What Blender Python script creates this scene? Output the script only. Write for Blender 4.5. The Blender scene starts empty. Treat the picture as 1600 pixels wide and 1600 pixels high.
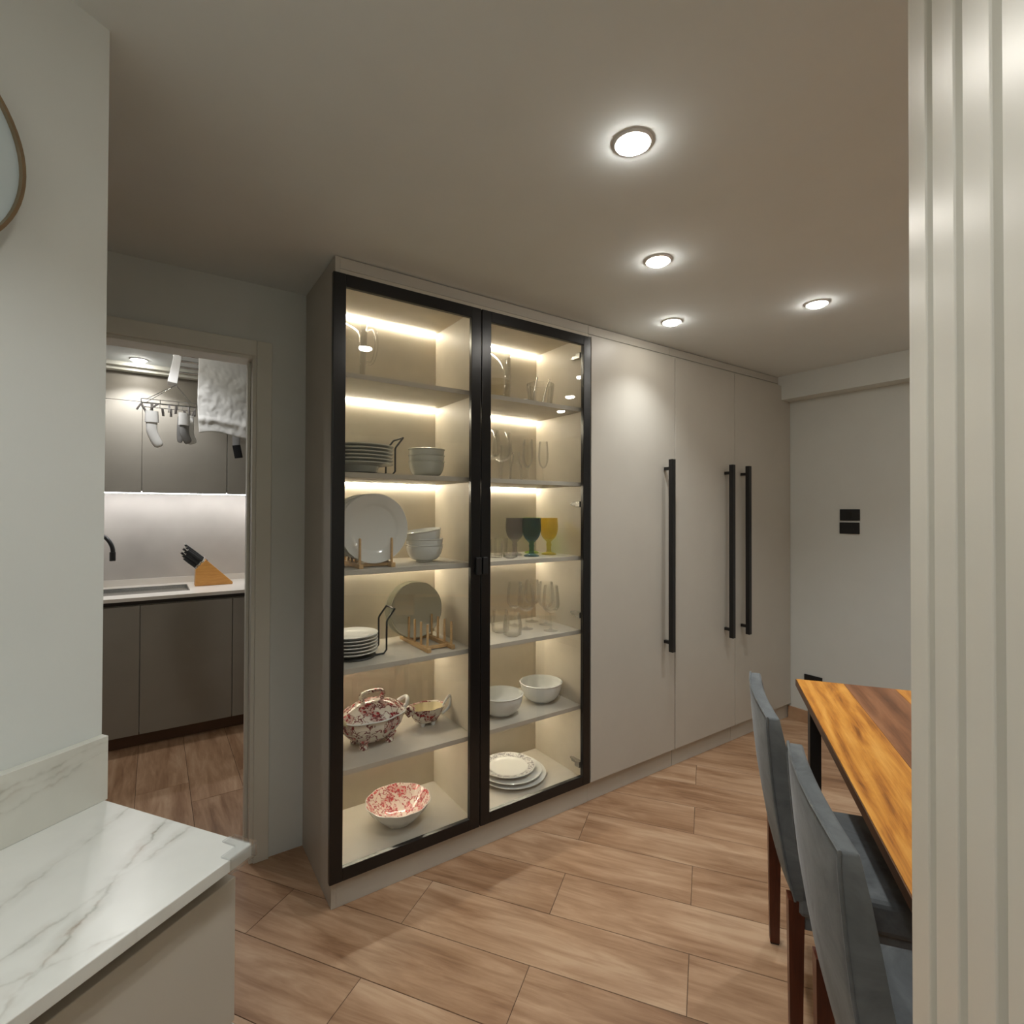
import bpy, bmesh, math, random
from mathutils import Vector, Matrix
random.seed(7)
S = bpy.context.scene
COL = S.collection
PI = math.pi

# ------------------------------------------------------------------ camera
YA, PITCH, ROLL, FPX = math.radians(55.5), .0105, .0033, 813.0
fw = Vector((math.cos(YA), math.sin(YA), 0)); r0 = Vector((math.sin(YA), -math.cos(YA), 0))
fwd = fw * math.cos(PITCH) + Vector((0, 0, math.sin(PITCH))); u0 = r0.cross(fwd)
rt = r0 * math.cos(ROLL) + u0 * math.sin(ROLL); up = -r0 * math.sin(ROLL) + u0 * math.cos(ROLL)
cam_d = bpy.data.cameras.new('camera'); cam = bpy.data.objects.new('camera', cam_d); COL.objects.link(cam)
M = Matrix((rt, up, -fwd)).transposed().to_4x4(); M.translation = Vector((0, 0, 1.458)); cam.matrix_world = M
cam_d.sensor_width = 36; cam_d.lens = FPX / 1600 * 36; cam_d.shift_y = -10.8 / 1600; cam_d.clip_start = .02
S.camera = cam

# ------------------------------------------------------------------ world, exposure, light levels
w = bpy.data.worlds.new('world'); S.world = w; w.use_nodes = True
w.node_tree.nodes['Background'].inputs[0].default_value = (.5, .5, .5, 1)
w.node_tree.nodes['Background'].inputs[1].default_value = .02
S.view_settings.view_transform = 'Standard'; S.view_settings.look = 'None'; S.view_settings.gamma = 1
S.view_settings.use_curve_mapping = False
S.view_settings.exposure = 0.42
S.cycles.transparent_max_bounces = 24; S.cycles.max_bounces = 8; S.cycles.diffuse_bounces = 4
S.cycles.glossy_bounces = 4; S.cycles.sample_clamp_indirect = 6; S.cycles.caustics_reflective = False; S.cycles.adaptive_threshold = .025
SPOT_W, DISC_E, LED_E, KLED_E, KSPOT_W = 19.0, 70.0, 58.0, 15.0, 22.0
DOWN_COL = (.965, .99, 1.0); LED_COL = (1, .90, .71); KIT_COL = (.98, .98, 1.0)

# ------------------------------------------------------------------ frames
BETA = math.radians(35.0)                        # the dining room, table and floor run along this direction
def BW(b1, b2, z=0):                             # (along, right of along) -> world
    c, s = math.cos(BETA), math.sin(BETA)
    return Vector((b1 * c + b2 * s, b1 * s - b2 * c, z))
def srgb(r, g, b):
    f = lambda v: (v / 12.92 if v <= .04045 else ((v + .055) / 1.055) ** 2.4)
    return (f(r / 255), f(g / 255), f(b / 255), 1)

# ------------------------------------------------------------------ object helpers
def tag(o, label=None, cat=None, group=None, kind=None):
    if label: o['label'] = label
    if cat: o['category'] = cat
    if group: o['group'] = group
    if kind: o['kind'] = kind
    return o
def empty(name, loc=(0, 0, 0), rz=0, label=None, cat=None, group=None):
    o = bpy.data.objects.new(name, None); COL.objects.link(o); o.location = loc; o.rotation_euler = (0, 0, rz)
    o.empty_display_size = .05
    return tag(o, label, cat, group)
def link(name, me, mat, parent=None, loc=None, rz=0):
    o = bpy.data.objects.new(name, me); COL.objects.link(o)
    if mat is not None and not me.materials: me.materials.append(mat)
    if parent: o.parent = parent
    if loc is not None: o.location = loc
    o.rotation_euler = (0, 0, rz)
    return o
def fin(bm, smooth=False, ang=40):
    me = bpy.data.meshes.new('m')
    bmesh.ops.recalc_face_normals(bm, faces=bm.faces)
    bm.to_mesh(me); bm.free()
    if smooth:
        me.polygons.foreach_set('use_smooth', [True] * len(me.polygons))
        me.set_sharp_from_angle(angle=math.radians(ang))
    return me
def add_box(bm, lo, hi, bev=0, seg=2):
    c = [(a + b) / 2 for a, b in zip(lo, hi)]; d = [b - a for a, b in zip(lo, hi)]
    m = Matrix.Translation(c) @ Matrix.Diagonal((d[0], d[1], d[2], 1))
    r = bmesh.ops.create_cube(bm, size=1, matrix=m)
    if bev:
        vs = set(r['verts']); es = [e for e in bm.edges if e.verts[0] in vs and e.verts[1] in vs]
        bmesh.ops.bevel(bm, geom=es, offset=bev, segments=seg, affect='EDGES', profile=.5)
def box(name, lo, hi, mat, parent=None, bev=0, seg=2, loc=None, rz=0):
    bm = bmesh.new(); add_box(bm, lo, hi, bev, seg)
    return link(name, fin(bm), mat, parent, loc, rz)
def boxes(name, bl, mat, parent=None, bev=0, loc=None, rz=0):
    bm = bmesh.new()
    for lo, hi in bl: add_box(bm, lo, hi, bev)
    return link(name, fin(bm), mat, parent, loc, rz)
def lathe_bm(bm, prof, seg=40, lob=None, sx=1, sy=1, off=(0, 0, 0), flute=None):
    rings = []
    for i, (r, z) in enumerate(prof):
        if r < 1e-5:
            rings.append([bm.verts.new((off[0], off[1], off[2] + z))]); continue
        ring = []
        for k in range(seg):
            a = 2 * PI * k / seg; rr = r
            if lob: rr *= 1 + lob[1] * abs(math.cos(lob[0] * a / 2)) - lob[1] * .5
            if flute and i in flute[2]: rr += flute[1] * math.cos(flute[0] * a)
            ring.append(bm.verts.new((off[0] + rr * math.cos(a) * sx, off[1] + rr * math.sin(a) * sy, off[2] + z)))
        rings.append(ring)
    for a, b in zip(rings, rings[1:]):
        if len(a) == 1 and len(b) == 1: continue
        for k in range(seg):
            k2 = (k + 1) % seg
            if len(a) == 1: bm.faces.new((a[0], b[k], b[k2]))
            elif len(b) == 1: bm.faces.new((a[k], b[0], a[k2]))
            else: bm.faces.new((a[k], b[k], b[k2], a[k2]))
def lathe_me(prof, seg=40, ang=35, **k):
    bm = bmesh.new(); lathe_bm(bm, prof, seg, **k); return fin(bm, True, ang)
def smooth_path(pts, n=6, closed=False):
    out = []; P = [Vector(p) for p in pts]; L = len(P)
    rng = range(L if closed else L - 1)
    for i in rng:
        p1, p2 = P[i], P[(i + 1) % L]
        p0 = P[(i - 1) % L] if closed or i > 0 else p1; p3 = P[(i + 2) % L] if closed or i + 2 < L else p2
        for k in range(n):
            t = k / n
            out.append(.5 * ((2 * p1) + (-p0 + p2) * t + (2 * p0 - 5 * p1 + 4 * p2 - p3) * t * t + (-p0 + 3 * p1 - 3 * p2 + p3) * t ** 3))
    if not closed: out.append(P[-1])
    return out
def tube_bm(bm, path, rad, seg=8, closed=False, flat=1.0, ref=None):
    P = [Vector(p) for p in path]; n = len(P); rings = []; prev = None
    for i, p in enumerate(P):
        a = P[(i - 1) % n] if closed or i > 0 else p; b = P[(i + 1) % n] if closed or i < n - 1 else p
        t = (b - a).normalized()
        if prev is None:
            rf = Vector(ref) if ref else (Vector((0, 0, 1)) if abs(t.z) < .9 else Vector((1, 0, 0)))
            x = (rf - t * rf.dot(t)).normalized()
        else: x = (prev - t * prev.dot(t)).normalized()
        prev = x; y = t.cross(x); r = rad[i] if isinstance(rad, (list, tuple)) else rad
        rings.append([bm.verts.new(p + x * (r * math.cos(2 * PI * k / seg)) + y * (r * flat * math.sin(2 * PI * k / seg))) for k in range(seg)])
    for i in range(n if closed else n - 1):
        A, B = rings[i], rings[(i + 1) % n]
        for k in range(seg): bm.faces.new((A[k], A[(k + 1) % seg], B[(k + 1) % seg], B[k]))
    if not closed: bm.faces.new(rings[0][::-1]); bm.faces.new(rings[-1])
def tube(name, path, rad, mat, parent=None, seg=8, closed=False, flat=1.0, ref=None, loc=None, rz=0):
    bm = bmesh.new(); tube_bm(bm, path, rad, seg, closed, flat, ref)
    return link(name, fin(bm, True, 50), mat, parent, loc, rz)
def prism(name, poly, lo, hi, mat, parent=None, axis='y', bev=0, loc=None, rz=0):
    """polygon in the plane across `axis`, extruded from lo to hi along it"""
    bm = bmesh.new()
    f = {'y': lambda p, t: (p[0], t, p[1]), 'x': lambda p, t: (t, p[0], p[1]), 'z': lambda p, t: (p[0], p[1], t)}[axis]
    A = [bm.verts.new(f(p, lo)) for p in poly]; B = [bm.verts.new(f(p, hi)) for p in poly]
    bm.faces.new(A); bm.faces.new(B[::-1]); n = len(poly)
    for i in range(n): bm.faces.new((A[i], A[(i + 1) % n], B[(i + 1) % n], B[i]))
    if bev: bmesh.ops.bevel(bm, geom=bm.edges[:], offset=bev, segments=2, affect='EDGES', profile=.5)
    return link(name, fin(bm), mat, parent, loc, rz)

# ------------------------------------------------------------------ materials
def nodes(name):
    m = bpy.data.materials.new(name); m.use_nodes = True
    nt = m.node_tree; return m, nt, nt.nodes['Principled BSDF']
def N(nt, t, **k):
    n = nt.nodes.new(t)
    for a, b in k.items():
        if a.startswith('i_'): n.inputs[a[2:].replace('_', ' ')].default_value = b
        else: setattr(n, a, b)
    return n
def ramp(nt, stops, interp='LINEAR'):
    n = nt.nodes.new('ShaderNodeValToRGB'); e = n.color_ramp.elements; n.color_ramp.interpolation = interp
    while len(e) < len(stops): e.new(.5)
    for x, (p, c) in zip(e, stops): x.position = p; x.color = c if len(c) == 4 else (*c, 1)
    return n
def mixc(nt, fac, a, b, mode='MIX'):
    n = nt.nodes.new('ShaderNodeMix'); n.data_type = 'RGBA'; n.blend_type = mode
    for s, v in ((0, fac), (6, a), (7, b)):
        if hasattr(v, 'links'): nt.links.new(v, n.inputs[s])
        else: n.inputs[s].default_value = v
    return n.outputs[2]
def math_n(nt, op, a, b=0.0):
    n = nt.nodes.new('ShaderNodeMath'); n.operation = op
    for s, v in ((0, a), (1, b)):
        if hasattr(v, 'links'): nt.links.new(v, n.inputs[s])
        else: n.inputs[s].default_value = v
    return n.outputs[0]
def coords(nt, scale=(1, 1, 1), kind='Object', rot=(0, 0, 0), rnd=0):
    tc = nt.nodes.new('ShaderNodeTexCoord'); mp = nt.nodes.new('ShaderNodeMapping'); mp.inputs['Scale'].default_value = scale
    mp.inputs['Rotation'].default_value = rot
    src = tc.outputs[kind]
    if rnd:
        oi = nt.nodes.new('ShaderNodeObjectInfo'); v = nt.nodes.new('ShaderNodeVectorMath'); v.operation = 'MULTIPLY_ADD'
        cmb = nt.nodes.new('ShaderNodeCombineXYZ')
        for i in range(3): nt.links.new(oi.outputs['Random'], cmb.inputs[i])
        nt.links.new(cmb.outputs[0], v.inputs[0]); v.inputs[1].default_value = (rnd, rnd * 1.7, rnd * .6); nt.links.new(src, v.inputs[2]); src = v.outputs[0]
    nt.links.new(src, mp.inputs[0]); return mp.outputs[0]
def noise(nt, vec, scale=5, detail=4, rough=.55, dist=0):
    n = N(nt, 'ShaderNodeTexNoise'); n.inputs['Scale'].default_value = scale; n.inputs['Detail'].default_value = detail
    n.inputs['Roughness'].default_value = rough; n.inputs['Distortion'].default_value = dist; nt.links.new(vec, n.inputs['Vector']); return n.outputs[0]
def bump(nt, bs, h, strength=.1, dist=.01):
    b = N(nt, 'ShaderNodeBump'); b.inputs['Strength'].default_value = strength; b.inputs['Distance'].default_value = dist
    nt.links.new(h, b.inputs['Height']); nt.links.new(b.outputs[0], bs.inputs['Normal'])
def plain(name, col, rough=.5, metal=0, spec=.5, var=.06, vscale=6, bmp=0, bscale=200, sheen=0):
    """one colour with a faint mottling of its own"""
    m, nt, bs = nodes(name); col = tuple(col[:3])
    v = coords(nt); f = noise(nt, v, vscale, 3)
    lo = tuple(c * (1 - var) for c in col); hi = tuple(min(1, c * (1 + var)) for c in col)
    rp = ramp(nt, [(.3, lo), (.7, hi)]); nt.links.new(f, rp.inputs[0]); nt.links.new(rp.outputs[0], bs.inputs['Base Color'])
    bs.inputs['Roughness'].default_value = rough; bs.inputs['Metallic'].default_value = metal; bs.inputs['Specular IOR Level'].default_value = spec
    if bmp: bump(nt, bs, noise(nt, v, bscale, 2), bmp, .002)
    if sheen: bs.inputs['Sheen Weight'].default_value = sheen; bs.inputs['Sheen Roughness'].default_value = .4
    return m
def emis(name, col, strength):
    m, nt, bs = nodes(name); bs.inputs['Base Color'].default_value = (.8, .8, .8, 1)
    bs.inputs['Emission Color'].default_value = (*col, 1); bs.inputs['Emission Strength'].default_value = strength; return m
def clear(name, tint=(1, 1, 1), ior=1.45, rough=.0, amount=1.0):
    """thin clear or coloured glass: passes light, reflects by Fresnel"""
    m = bpy.data.materials.new(name); m.use_nodes = True; nt = m.node_tree; nt.nodes.clear()
    out = N(nt, 'ShaderNodeOutputMaterial'); mx = N(nt, 'ShaderNodeMixShader'); tr = N(nt, 'ShaderNodeBsdfTransparent'); gl = N(nt, 'ShaderNodeBsdfGlossy')
    ge = N(nt, 'ShaderNodeNewGeometry'); dt = N(nt, 'ShaderNodeVectorMath', operation='DOT_PRODUCT')
    nt.links.new(ge.outputs['Normal'], dt.inputs[0]); nt.links.new(ge.outputs['Incoming'], dt.inputs[1])
    k = math_n(nt, 'SUBTRACT', 1.0, math_n(nt, 'ABSOLUTE', dt.outputs['Value'])); r_0 = ((ior - 1) / (ior + 1)) ** 2   # Schlick, alike from both sides
    f = math_n(nt, 'ADD', math_n(nt, 'MULTIPLY', math_n(nt, 'POWER', k, 5.0), (1 - r_0) * amount), r_0 * amount)
    tr.inputs[0].default_value = (*tint, 1); gl.inputs['Roughness'].default_value = rough; gl.inputs[0].default_value = (1, 1, 1, 1)
    nt.links.new(f, mx.inputs[0]); nt.links.new(tr.outputs[0], mx.inputs[1]); nt.links.new(gl.outputs[0], mx.inputs[2]); nt.links.new(mx.outputs[0], out.inputs[0])
    return m
def crystal(name, tint=(.985, .987, .985)):
    """clear glassware: lets light through face on, refracts and reflects where the wall turns edge on"""
    m = bpy.data.materials.new(name); m.use_nodes = True; nt = m.node_tree; nt.nodes.clear()
    out = N(nt, 'ShaderNodeOutputMaterial'); mx = N(nt, 'ShaderNodeMixShader'); tr = N(nt, 'ShaderNodeBsdfTransparent'); gl = N(nt, 'ShaderNodeBsdfGlass')
    ge = N(nt, 'ShaderNodeNewGeometry'); dt = N(nt, 'ShaderNodeVectorMath', operation='DOT_PRODUCT')
    nt.links.new(ge.outputs['Normal'], dt.inputs[0]); nt.links.new(ge.outputs['Incoming'], dt.inputs[1])
    k = math_n(nt, 'SUBTRACT', 1.0, math_n(nt, 'ABSOLUTE', dt.outputs['Value']))
    f = math_n(nt, 'ADD', math_n(nt, 'MULTIPLY', math_n(nt, 'POWER', k, 2.0), .80), .10)
    tr.inputs[0].default_value = (*tint, 1); gl.inputs['Roughness'].default_value = 0; gl.inputs['IOR'].default_value = 1.5; gl.inputs[0].default_value = (1, 1, 1, 1)
    nt.links.new(f, mx.inputs[0]); nt.links.new(tr.outputs[0], mx.inputs[1]); nt.links.new(gl.outputs[0], mx.inputs[2]); nt.links.new(mx.outputs[0], out.inputs[0])
    return m
def wood_tile(name):
    m, nt, bs = nodes(name)
    v = coords(nt, (7, .9, 1), rnd=37); a = noise(nt, v, 3.0, 6, .6, .6)
    v2 = coords(nt, (1.6, .8, 1), rnd=61); b = noise(nt, v2, 2.2, 3, .5, .4)
    v3 = coords(nt, (40, 2.2, 1), rnd=11); c = noise(nt, v3, 3, 3, .6)
    s = math_n(nt, 'ADD', math_n(nt, 'MULTIPLY', a, .55), math_n(nt, 'ADD', math_n(nt, 'MULTIPLY', b, .33), math_n(nt, 'MULTIPLY', c, .12)))
    oi = N(nt, 'ShaderNodeObjectInfo'); s = math_n(nt, 'ADD', s, math_n(nt, 'MULTIPLY', math_n(nt, 'SUBTRACT', oi.outputs['Random'], .5), .07))
    rp = ramp(nt, [(.30, srgb(110, 78, 54)), (.42, srgb(148, 112, 82)), (.52, srgb(171, 136, 105)), (.64, srgb(193, 161, 130))])
    nt.links.new(s, rp.inputs[0]); nt.links.new(rp.outputs[0], bs.inputs['Base Color'])
    bs.inputs['Roughness'].default_value = .42; bs.inputs['Specular IOR Level'].default_value = .45
    bump(nt, bs, c, .12, .001); return m
def wood(name, cols, scale=(1, 1, 1), rough=.4, dist=1.5, nscale=3, rings=0.0, turn=0):
    m, nt, bs = nodes(name); v = coords(nt, scale, rnd=13, rot=(0, 0, math.radians(turn)))
    a = noise(nt, v, nscale, 6, .62, dist)
    if rings:
        wv = N(nt, 'ShaderNodeTexWave'); wv.bands_direction = 'Y'; wv.inputs['Scale'].default_value = rings; wv.inputs['Distortion'].default_value = 5
        wv.inputs['Detail'].default_value = 4; wv.inputs['Detail Scale'].default_value = 1.4; nt.links.new(v, wv.inputs['Vector'])
        a = math_n(nt, 'ADD', math_n(nt, 'MULTIPLY', a, .80), math_n(nt, 'MULTIPLY', wv.outputs[1], .20))
    fine = noise(nt, coords(nt, (scale[0] * 1.2, scale[1] * 7, scale[2] * 3), rnd=29, rot=(0, 0, math.radians(turn * .6))), nscale * 1.6, 4, .6)
    a = math_n(nt, 'ADD', math_n(nt, 'MULTIPLY', a, .68), math_n(nt, 'MULTIPLY', fine, .32))
    rp = ramp(nt, [(p, c) for p, c in cols]); nt.links.new(a, rp.inputs[0]); nt.links.new(rp.outputs[0], bs.inputs['Base Color'])
    bs.inputs['Roughness'].default_value = rough; bump(nt, bs, a, .08, .001); return m
def marble(name, veins, plane='xy', base=srgb(226, 227, 221)):
    """white stone; veins = list of (x0, y0, x1, y1, width, strength) in the slab's own coordinates"""
    m, nt, bs = nodes(name); v = coords(nt)
    d1 = noise(nt, v, 7, 5, .6); d2 = noise(nt, v, 34, 4, .6); cl = noise(nt, v, 2.3, 5, .6); pat = noise(nt, v, 15, 3, .6)
    sp = N(nt, 'ShaderNodeSeparateXYZ'); nt.links.new(v, sp.inputs[0])
    X = sp.outputs['X']; Y = sp.outputs['Y' if plane == 'xy' else 'Z']; tot = None
    wob = math_n(nt, 'ADD', math_n(nt, 'MULTIPLY', math_n(nt, 'SUBTRACT', d1, .5), .05), math_n(nt, 'MULTIPLY', math_n(nt, 'SUBTRACT', d2, .5), .018))
    for (x0, y0, x1, y1, wd, st) in veins:
        L = math.hypot(x1 - x0, y1 - y0); nx, ny = -(y1 - y0) / L, (x1 - x0) / L; c = nx * x0 + ny * y0
        e = math_n(nt, 'ADD', math_n(nt, 'MULTIPLY', X, nx), math_n(nt, 'ADD', math_n(nt, 'MULTIPLY', Y, ny), wob))
        e = math_n(nt, 'ABSOLUTE', math_n(nt, 'SUBTRACT', e, c))
        core = ramp(nt, [(0, (st * .8,) * 3), (wd * .8, (st * .3,) * 3), (wd * 5, (0, 0, 0))]); nt.links.new(e, core.inputs[0])
        tot = core.outputs[0] if tot is None else mixc(nt, 1.0, tot, core.outputs[0], 'LIGHTEN')
    pr = ramp(nt, [(.38, (.1,) * 3), (.66, (1,) * 3)]); nt.links.new(pat, pr.inputs[0])
    tot = mixc(nt, 1.0, tot, pr.outputs[0], 'MULTIPLY')
    bc = ramp(nt, [(.3, tuple(x * .86 for x in base[:3])), (.62, base)]); nt.links.new(cl, bc.inputs[0])
    vc = ramp(nt, [(.42, srgb(140, 118, 94)), (.55, srgb(128, 128, 112))]); nt.links.new(d2, vc.inputs[0])
    nt.links.new(mixc(nt, tot, bc.outputs[0], vc.outputs[0]), bs.inputs['Base Color'])
    bs.inputs['Roughness'].default_value = .25; return m
def floral(name, ground, red, dark, scale=20, cover=.42):
    m, nt, bs = nodes(name); v = coords(nt); nz = N(nt, 'ShaderNodeTexNoise'); nz.inputs['Scale'].default_value = scale * 1.6; nz.inputs['Detail'].default_value = 4; nt.links.new(v, nz.inputs[0])
    vm = N(nt, 'ShaderNodeVectorMath', operation='MULTIPLY_ADD'); nt.links.new(nz.outputs[1], vm.inputs[0]); vm.inputs[1].default_value = (.03, .03, .03); nt.links.new(v, vm.inputs[2])
    vo = N(nt, 'ShaderNodeTexVoronoi'); vo.inputs['Scale'].default_value = scale; nt.links.new(vm.outputs[0], vo.inputs['Vector'])
    c = cover; mid = tuple((a_ + b_) / 2 for a_, b_ in zip(red, ground))
    rp = ramp(nt, [(0, mid), (c * .14, dark), (c * .3, red), (c * .42, mid), (c * .5, dark), (c * .72, red), (c * .9, red), (c, dark), (c * 1.08, ground)]); nt.links.new(vo.outputs[0], rp.inputs[0])
    petal = N(nt, 'ShaderNodeTexVoronoi'); petal.inputs['Scale'].default_value = scale * 4; nt.links.new(vm.outputs[0], petal.inputs['Vector'])
    pr = ramp(nt, [(.36, (0,) * 3), (.46, (.55,) * 3)]); nt.links.new(petal.outputs[0], pr.inputs[0])
    base = mixc(nt, pr.outputs[0], rp.outputs[0], ground)
    vine = noise(nt, vm.outputs[0], scale * 1.3, 3); vl = math_n(nt, 'ABSOLUTE', math_n(nt, 'SUBTRACT', vine, .5))
    vr = ramp(nt, [(.014, (1,) * 3), (.026, (0,) * 3)]); nt.links.new(vl, vr.inputs[0])
    nt.links.new(mixc(nt, vr.outputs[0], base, dark), bs.inputs['Base Color'])
    bs.inputs['Roughness'].default_value = .12; return m

MAT = dict(
    wall=plain('wall_paint', srgb(212, 216, 212), .75, var=.015, bmp=.05, bscale=160),
    ceil=plain('ceiling_paint', srgb(224, 231, 232), .85, var=.012),
    fluted=plain('fluted_paint', srgb(214, 211, 200), .33, var=.015, bmp=.02, bscale=120),
    trim=plain('trim_paint', srgb(216, 216, 206), .4, var=.02),
    lam=plain('greige_laminate', srgb(188, 183, 172), .42, var=.02, bmp=.03, bscale=300),
    lam_in=plain('linen_laminate', srgb(205, 196, 180), .5, var=.03, vscale=14, bmp=.04, bscale=400),
    shelf=plain('shelf_laminate', srgb(196, 190, 178), .5, var=.03, vscale=20),
    klam=plain('kitchen_laminate', srgb(146, 141, 130), .45, var=.03),
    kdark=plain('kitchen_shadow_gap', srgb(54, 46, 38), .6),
    toe=plain('brown_toe_kick', srgb(92, 64, 44), .5, var=.1),
    slab=plain('kitchen_worktop', srgb(228, 222, 212), .3, var=.02),
    concrete=plain('mottled_backsplash', srgb(196, 190, 182), .45, var=.12, vscale=2.2),
    black=plain('black_metal', srgb(22, 22, 22), .35, var=.1), blackgloss=plain('black_anodised', srgb(17, 17, 18), .28, var=.1),
    blackpl=plain('black_plastic', srgb(24, 25, 26), .45, var=.1),
    steel=plain('brushed_steel', srgb(190, 190, 188), .25, metal=1), chrome=plain('chrome', srgb(215, 212, 205), .12, metal=1),
    bronze=plain('polished_bronze', srgb(170, 150, 125), .12, metal=1),
    porcelain=plain('white_porcelain', srgb(232, 233, 230), .12, var=.01), stone=plain('grey_stoneware', srgb(214, 216, 208), .2, var=.02),
    sage=plain('sage_glaze', srgb(202, 200, 184), .15, var=.02), cream=plain('cream_glaze', srgb(226, 214, 178), .15, var=.03),
    bamboo=wood('bamboo', [(.3, srgb(190, 150, 100)), (.7, srgb(222, 188, 140))], (20, 3, 20)),
    knifewood=wood('beech_block', [(.3, srgb(196, 132, 62)), (.7, srgb(226, 170, 92))], (2, 14, 14), .35),
    legwood=wood('red_brown_wood', [(.3, srgb(58, 24, 12)), (.7, srgb(96, 44, 24))], (14, 14, 1.2), .35),
    teak=wood('golden_teak', [(.30, srgb(110, 62, 20)), (.42, srgb(178, 112, 40)), (.52, srgb(204, 138, 54)), (.70, srgb(226, 166, 80))], (1.3, 6.5, 1), .3, 1.1, 2.6, .9, 14),
    walnut=wood('walnut', [(.30, srgb(86, 52, 32)), (.5, srgb(132, 86, 56)), (.70, srgb(164, 114, 78))], (.9, 5, 1), .3, 1.0, 2.4, .7, 8),
    edge=wood('dark_table_edge', [(.3, srgb(60, 36, 18)), (.7, srgb(104, 66, 34))], (1, 8, 8), .4),
    tile=wood_tile('wood_look_tile'), grout=plain('brown_grout', srgb(92, 70, 52), .8),
    glass=clear('door_glass', (.975, .98, .972), 1.5), ware=crystal('clear_glassware'),
    g_grey=clear('smoke_glass', (.74, .73, .77), 1.5), g_teal=clear('teal_glass', (.38, .57, .70), 1.5),
    g_green=clear('green_glass', (.70, .86, .36), 1.5), g_amber=clear('amber_glass', (.92, .83, .40), 1.5),
    guard=crystal('clear_corner_plastic', (.97, .975, .975)), mirror=plain('mirror_reflection_paint', srgb(196, 210, 214), .06, var=.01),  # mirror: flat pale blue painted in place of its reflection
    cloth=plain('white_cotton', srgb(236, 236, 232), .9, var=.02, bmp=.1, bscale=90), sockgrey=plain('grey_sock', srgb(150, 150, 148), .9), sockblack=plain('black_sock', srgb(20, 20, 22), .9),
    whitepl=plain('white_plastic', srgb(232, 232, 230), .35), greypl=plain('grey_peg_plastic', srgb(120, 116, 112), .4),
    led=emis('warm_led', LED_COL, LED_E), kled=emis('white_led', KIT_COL, KLED_E), disc=emis('lamp_lens', (1, .95, .87), DISC_E),
    red_floral=floral('red_transferware', srgb(232, 224, 212), srgb(168, 50, 58), srgb(112, 42, 50), 16, .50),
    pink_floral=floral('pink_transferware', srgb(246, 232, 222), srgb(214, 70, 80), srgb(176, 74, 84), 22, .44),
    grey_floral=floral('grey_transferware', srgb(226, 226, 224), srgb(150, 148, 152), srgb(96, 94, 106), 42, .4),
)
def velvet():
    m, nt, bs = nodes('grey_velvet'); v = coords(nt); a = noise(nt, v, 7, 5, .65, .8); b = noise(nt, v, 260, 2)
    rp = ramp(nt, [(.3, srgb(80, 83, 84)), (.7, srgb(114, 118, 119))]); nt.links.new(a, rp.inputs[0]); nt.links.new(rp.outputs[0], bs.inputs['Base Color'])
    bs.inputs['Roughness'].default_value = .9; bs.inputs['Sheen Weight'].default_value = .1; bs.inputs['Sheen Roughness'].default_value = .35
    bs.inputs['Specular IOR Level'].default_value = .2; bump(nt, bs, b, .15, .001); return m
MAT['velvet'] = velvet()

# ------------------------------------------------------------------ the room shell
CEIL = 2.40; XW = 3.72; YD = 2.39; YD2 = 2.49
X0, Y0 = -2.2, -2.6
KY = 4.55; KX0, KX1 = -1.35, 1.25
floor = tag(boxes('floor', [((X0, Y0, -.06), (XW + .1, YD2, -.0015)), ((KX0, YD2, -.06), (KX1, KY + .1, -.0015))], MAT['grout']), 'wood-look porcelain tile floor laid in a running bond', kind='structure')
TL, TW, G = .955, .227, .0022
def clip_tile(cx, cy, rz, w_, l_, planes):
    """a tile as a flat box, cut by vertical planes (point, normal kept side)"""
    bm = bmesh.new(); add_box(bm, (-w_ / 2, -l_ / 2, -.0014), (w_ / 2, l_ / 2, 0), .0005, 1)
    T = Matrix.Translation((cx, cy, 0)) @ Matrix.Rotation(rz, 4, 'Z'); inv = T.inverted(); cut = False
    for p, n in planes:
        vs = [(T @ v.co - Vector(p)).dot(Vector(n)) for v in bm.verts]
        if not vs or max(vs) < .012: bm.free(); return None
        if min(vs) < 0:
            cut = True
            r = bmesh.ops.bisect_plane(bm, geom=bm.verts[:] + bm.edges[:] + bm.faces[:], plane_co=inv @ Vector(p), plane_no=(inv.to_3x3() @ Vector(n)), clear_inner=True)
            ed = [e for e in r['geom_cut'] if isinstance(e, bmesh.types.BMEdge)]
            if ed: bmesh.ops.edgeloop_fill(bm, edges=ed)
    if not cut: bm.free(); return False
    return fin(bm)
def shared_tile():
    bm = bmesh.new(); add_box(bm, (-(TW - G) / 2, -(TL - G) / 2, -.0014), ((TW - G) / 2, (TL - G) / 2, 0), .0005, 1); return fin(bm)
TILE = shared_tile()
room_planes = [((X0, 0, 0), (1, 0, 0)), ((XW, 0, 0), (-1, 0, 0)), ((0, Y0, 0), (0, 1, 0)), ((0, 2.43, 0), (0, -1, 0))]
for i in range(-18, 24):
    b1 = 1.825 + (i + .5) * TW
    for j in range(-6, 6):
        b2 = -.055 + (.5 if i % 2 == 0 else 0) * TL + (j + .5) * TL
        p = BW(b1, b2)
        if not (X0 - 1 < p.x < XW + 1 and Y0 - 1 < p.y < YD2 + 1): continue
        me = clip_tile(p.x, p.y, BETA, TW - G, TL - G, room_planes)
        if me is None: continue
        link('tile', TILE if me is False else me, MAT['tile'], floor, p, BETA)
k_planes = [((KX0, 0, 0), (1, 0, 0)), ((KX1, 0, 0), (-1, 0, 0)), ((0, 2.433, 0), (0, 1, 0)), ((0, KY, 0), (0, -1, 0))]
KW = .233
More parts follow.
